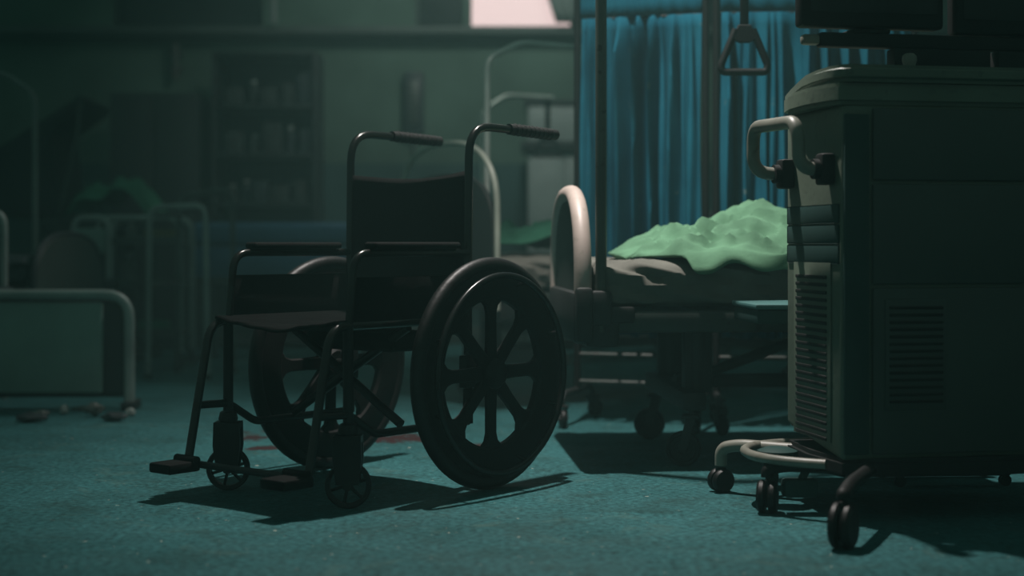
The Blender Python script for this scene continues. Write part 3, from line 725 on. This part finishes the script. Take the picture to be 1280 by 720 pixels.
# lamp-like clutter on top of the end board
# ------------------------------------------------------------------ left beds / couch
make_bed('hospital bed at far left with steel lifting pole, cut by the picture edge', (-2.02, 7.0, 0), math.radians(172), L=1.9, wd=.74, foot=.70, head=.9, fr=.013,
    pole=(0, [(-.0, .10, .40), (.115, .10, .45), (.115, .10, 1.34), (.24, .10, 1.425), (1.0, .10, 1.43)], .013, 'dullpole') if 'dullpole' in M else
         (0, [(.115, .10, .40), (.115, .10, 1.33), (.26, .10, 1.425), (1.0, .10, 1.43)], .013, 'polemid'), endmat='cabinet2')
mattress('dark mattress on the far left bed beside the steel pole', (-2.05, 7.0, 0), math.radians(172), 1.8, .70, .468, .60, M['cabinet2'])
ct = thing('reclining_couch', 'dark treatment couch with raised backrest before the tall cabinet', 'couch', (-2.29, 8.75, 0), math.radians(0))
b = NB(); box(b, (0, 0, .75), (.62, .6, .10), .03, seg=3); obj('seat_pad', b, M['cabinet'], ct)
b = NB(); prism(b, [(-.20, .80), (-.56, .80), (-.56, 1.18), (-.10, 1.475), (-.065, 1.445), (-.085, 1.405), (-.26, 1.27)], -.28, .28, lambda a, c, z: Vector((a, z, c)), .02); obj('backrest', b, M['cabinet'], ct)
b = NB(); tube(b, [(-.085, -.295, 1.445), (-.10, -.295, 1.25), (-.20, -.295, .82)], .012, .03); obj('back_stay', b, M['bedmetal'], ct)
b = NB(); box(b, (0, 0, .38), (.24, .3, .66), .02); obj('pedestal', b, M['cabinet'], ct)
b = NB(); box(b, (0, 0, .03), (.5, .5, .06), .02); obj('base', b, M['cabinet'], ct)
def h3(u, v): return .03+.20*(1-u)*math.exp(-((v-.4)/.4)**2)
blanket('green_drape', 'green surgical cloth crumpled over the dark treatment couch', (-2.43, 8.73, 0), 0, M['darkgreen'], .45, .56, .803, lambda u, v: .02+.14*(1-abs(2*u-1))+.03*math.sin(u*12), lambda u: (-.28+.10*u, .20), 5.5, wr=1.6)

# hospital chairs
def make_chair(label, loc, rot, grp=None):
    t = thing('visitor_chair', label, 'chair', loc, rot, grp)
    b = NB(); tube(b, [(-.09, .20, .0), (-.09, .20, .79), (.09, .20, .79), (.09, .20, .0)], .016, .06); obj('back_frame', b, M['dullwhite'], t)
    b = NB(); box(b, (0, .19, .67), (.155, .03, .13), .015, seg=3); obj('backrest', b, M['board'], t)
    b = NB(); box(b, (0, .0, .45), (.28, .40, .05), .02, seg=3); obj('seat', b, M['cabinet2'], t)
    for s in (-1, 1):
        b = NB(); tube(b, [(s*.12, -.17, 0), (s*.12, -.17, .43)], .013); obj('leg', b, M['bedmetal'], t)
    return t
make_chair('pale tube framed chair between end board and low trolley', (at(101, 7.72).x, 7.72, 0), 0)
make_chair('pale tube framed chair cut by the left picture edge', (at(-18, 7.05).x, 6.25, 0), 0).location = (-2.24, 6.30, 0)

# instrument trolley
tr = thing('instrument_trolley', 'low instrument trolley with rounded tube ends before the cabinets', 'trolley', (at(182, 8.15).x, 8.15, 0), 0)
for y, nm in ((-.15, 'front_frame'), (.15, 'back_frame')):
    b = NB(); tube(b, [(-.215, y, .09), (-.215, y, .79), (.215, y, .79), (.215, y, .09)], .016, .08); obj(nm, b, M['dullsteel'] if 'dullsteel' in M else M['farpole2'] if 'farpole2' in M else M['dullwhite'], tr)
for z in (.66, .44, .18):
    b = NB(); box(b, (0, 0, z), (.40, .30, .018), .004); box(b, (0, -.145, z+.018), (.40, .008, .03), .002); obj('shelf', b, M['bedmetal'], tr)
for x in (-.2, .2):
    for y in (-.15, .15): caster_fork(tr, (x, y, 0), .09, .035, .02, M['cabinet'], M['rubber'], yaw=.4+x)
TX, TY = at(182, 8.15).x, 8.15
def bottle(p, r, h, m, label, grp=None):
    b = NB(); lathe(b, [(.002, 0), (r, 0), (r, h*.62), (r*.4, h*.76), (r*.4, h*.86)], 'Z', (0, 0, 0), 20)
    t = thing('bottle', label, 'bottle', p, 0, grp); obj('bottle_body', b, m, t)
    b = NB(); lathe(b, [(.002, h*.861), (r*.5, h*.861), (r*.5, h), (.002, h)], 'Z', (0, 0, 0), 16); obj('cap', b, M['dullwhite'], t)
b = NB(); box(b, (0, 0, .03), (.17, .12, .06), .006); o = obj('glove_box', b, M['yellow']); o.location = (TX+.09, TY, .6702); tag(o, 'small yellow box on the upper shelf of the low trolley', 'box')
bottle((TX-.07, TY-.02, .6702), .03, .10, M['clutter'], 'grey bottle beside the yellow box on the trolley')
bottle((TX-.07, TY-.05, .4502), .035, .16, M['clutter'], 'grey bottle on the middle shelf of the low trolley')
b = NB(); box(b, (0, 0, .03), (.14, .14, .06), .01); o = obj('green_tray', b, M['darkgreen']); o.location = (TX+.05, TY, .1902); tag(o, 'green tray on the bottom shelf of the low trolley', 'tray')

# walking frame
wf = thing('walking_frame', 'steel walking frame beside the trolley, before the shelf unit', 'walker', (at(240, 7.6).x, 7.6, 0), math.radians(-8))
for y in (-.2, .2):
    b = NB(); tube(b, [(-.15, y, 0), (-.14, y, .90 if y > 0 else .83), (.14, y, .93 if y > 0 else .84), (.15, y, 0)], .014, .06); obj('side_frame', b, M['dullwhite'] if y < 0 else M['bedmetal'], wf)
for z in (.45, .80):
    b = NB(); tube(b, [(-.14, -.2, z), (-.14, .2, z)], .012); obj('cross_bar', b, M['bedmetal'], wf)
for x in (-.15, .15):
    for y in (-.2, .2):
        b = NB(); lathe(b, [(.004, 0), (.019, 0), (.017, .03), (.004, .03)], 'Z', (x, y, .0), 14); obj('rubber_tip', b, M['rubber'], wf)

# blue couch
cc = thing('examination_couch', 'blue vinyl examination couch before the shelf unit', 'couch', (at(360, 8.75).x, 8.75, 0), 0)
b = NB(); box(b, (0, 0, .71), (1.0, .42, .13), .03, seg=3); obj('upper_pad', b, M['blue'], cc)
b = NB(); box(b, (0, 0, .555), (1.0, .40, .17), .01); obj('drawer_case', b, M['blue'], cc)
b = NB(); box(b, (0, 0, .45), (.96, .38, .04), .01); obj('frame', b, M['bedmetal'], cc)
for x in (-.45, .45):
    for y in (-.16, .16):
        b = NB(); box(b, (x, y, .215), (.04, .04, .43), .005); obj('leg', b, M['bedmetal'], cc)

# tall cabinets
cb = thing('steel_cabinet', 'plain dark tall steel cabinet behind the treatment couch', 'cabinet', (at(202, 9.6).x, 9.6, 0), 0)
b = NB(); box(b, (0, 0, .80), (.54, .42, 1.56), .006); obj('body', b, M['cabinet'], cb)
for s in (-1, 1):
    b = NB(); box(b, (s*.134, -.218, .80), (.26, .016, 1.50), .004); d = obj('door', b, M['cabinet'], cb)
    b = NB(); tube(b, [(s*.03, -.245, .80), (s*.03, -.245, .92)], .006); box(b, (s*.03, -.235, .82), (.01, .02, .01)); obj('handle', b, M['bedmetal'], d)
b = NB(); box(b, (0, 0, .01), (.50, .38, .02)); obj('plinth', b, M['cabinet'], cb)
sh = thing('shelf_unit', 'tall dark open shelf unit holding dim supplies by the wall', 'shelf', (at(336, 9.6).x, 9.6, 0), 0)
HH = 1.84; WW = .64
b = NB()
for s in (-1, 1): box(b, (s*(WW/2-.012), 0, HH/2), (.024, .40, HH), .003)
obj('side_panels', b, M['cabinet'], sh)
b = NB(); box(b, (0, .19, HH/2), (WW-.05, .012, HH-.02)); obj('back_panel', b, M['cabinet2'], sh)
zsh = [.06, .52, .90, 1.20, 1.50, HH-.012]
for z in zsh:
    b = NB(); box(b, (0, 0, z), (WW-.05, .38, .024), .003); obj('shelf_board', b, M['cabinet'], sh)
SX = at(336, 9.6).x
rs = random.Random(4)
for si, z in enumerate(zsh[2:5]):
    x = -.25
    k = 0
    nm = ['third', 'second', 'top'][si]
    while x < .24:
        wbx = rs.uniform(.07, .12); hh = rs.uniform(.10, .20)
        typ = rs.choice(['box', 'bottle', 'box'])
        place = ['left end', 'left of centre', 'middle', 'right of centre', 'right end', 'far right end'][min(k, 5)]
        if typ == 'box':
            b = NB(); box(b, (0, 0, hh/2), (wbx*.9, .18, hh), .004); o = obj('supply_box', b, rs.choice([M['cabinet2'], M['shelfstuff'], M['shelfstuff']])); o.location = (SX+x+wbx/2, 9.52, z+.0125)
            tag(o, 'dim supply box at the %s of the %s shelf from the top' % (place, {'top': 'first', 'second': 'second', 'third': 'third'}[nm]), 'box', 'supplies on the shelf unit')
        else:
            bottle((SX+x+wbx/2, 9.50, z+.0125), wbx*.4, hh, rs.choice([M['cabinet2'], M['shelfstuff']]), 'dim bottle at the %s of the %s shelf from the top' % (place, {'top': 'first', 'second': 'second', 'third': 'third'}[nm]), 'bottles on the shelf unit')
        x += wbx+rs.uniform(.005, .03); k += 1

# pale cupboard right of centre
cp = thing('pale_cupboard', 'pale cupboard with a dark counter against the back wall beside curtain', 'cupboard', (at(705, 9.7).x, 9.7, 0), 0)
b = NB(); box(b, (0, 0, .64), (.46, .36, 1.20), .008); obj('body', b, M['white'], cp)
for s in (-1, 1):
    b = NB(); box(b, (s*.114, -.188, .64), (.22, .016, 1.12), .004); d = obj('door', b, M['white'], cp)
    b = NB(); box(b, (s*.03, -.20, .75), (.012, .012, .12), .003); obj('handle', b, M['bedmetal'], d)
b = NB(); box(b, (0, -.02, 1.262), (.54, .42, .06), .008); obj('counter', b, M['cabinet'], cp)
b = NB(); box(b, (0, 0, .02), (.42, .32, .04)); obj('plinth', b, M['cabinet'], cp)
uc = thing('wall_board', 'pale board fixed to the wall above the pale cupboard counter', 'board', (at(705, 9.9).x, WY, 1.30), 0)
b = NB(); box(b, (0, -.02, .145), (.46, .04, .25), .006); obj('board', b, M['white'], uc)
b = NB(); box(b, (0, -.03, .275), (.50, .06, .03), .004); obj('frame', b, M['cabinet'], uc)
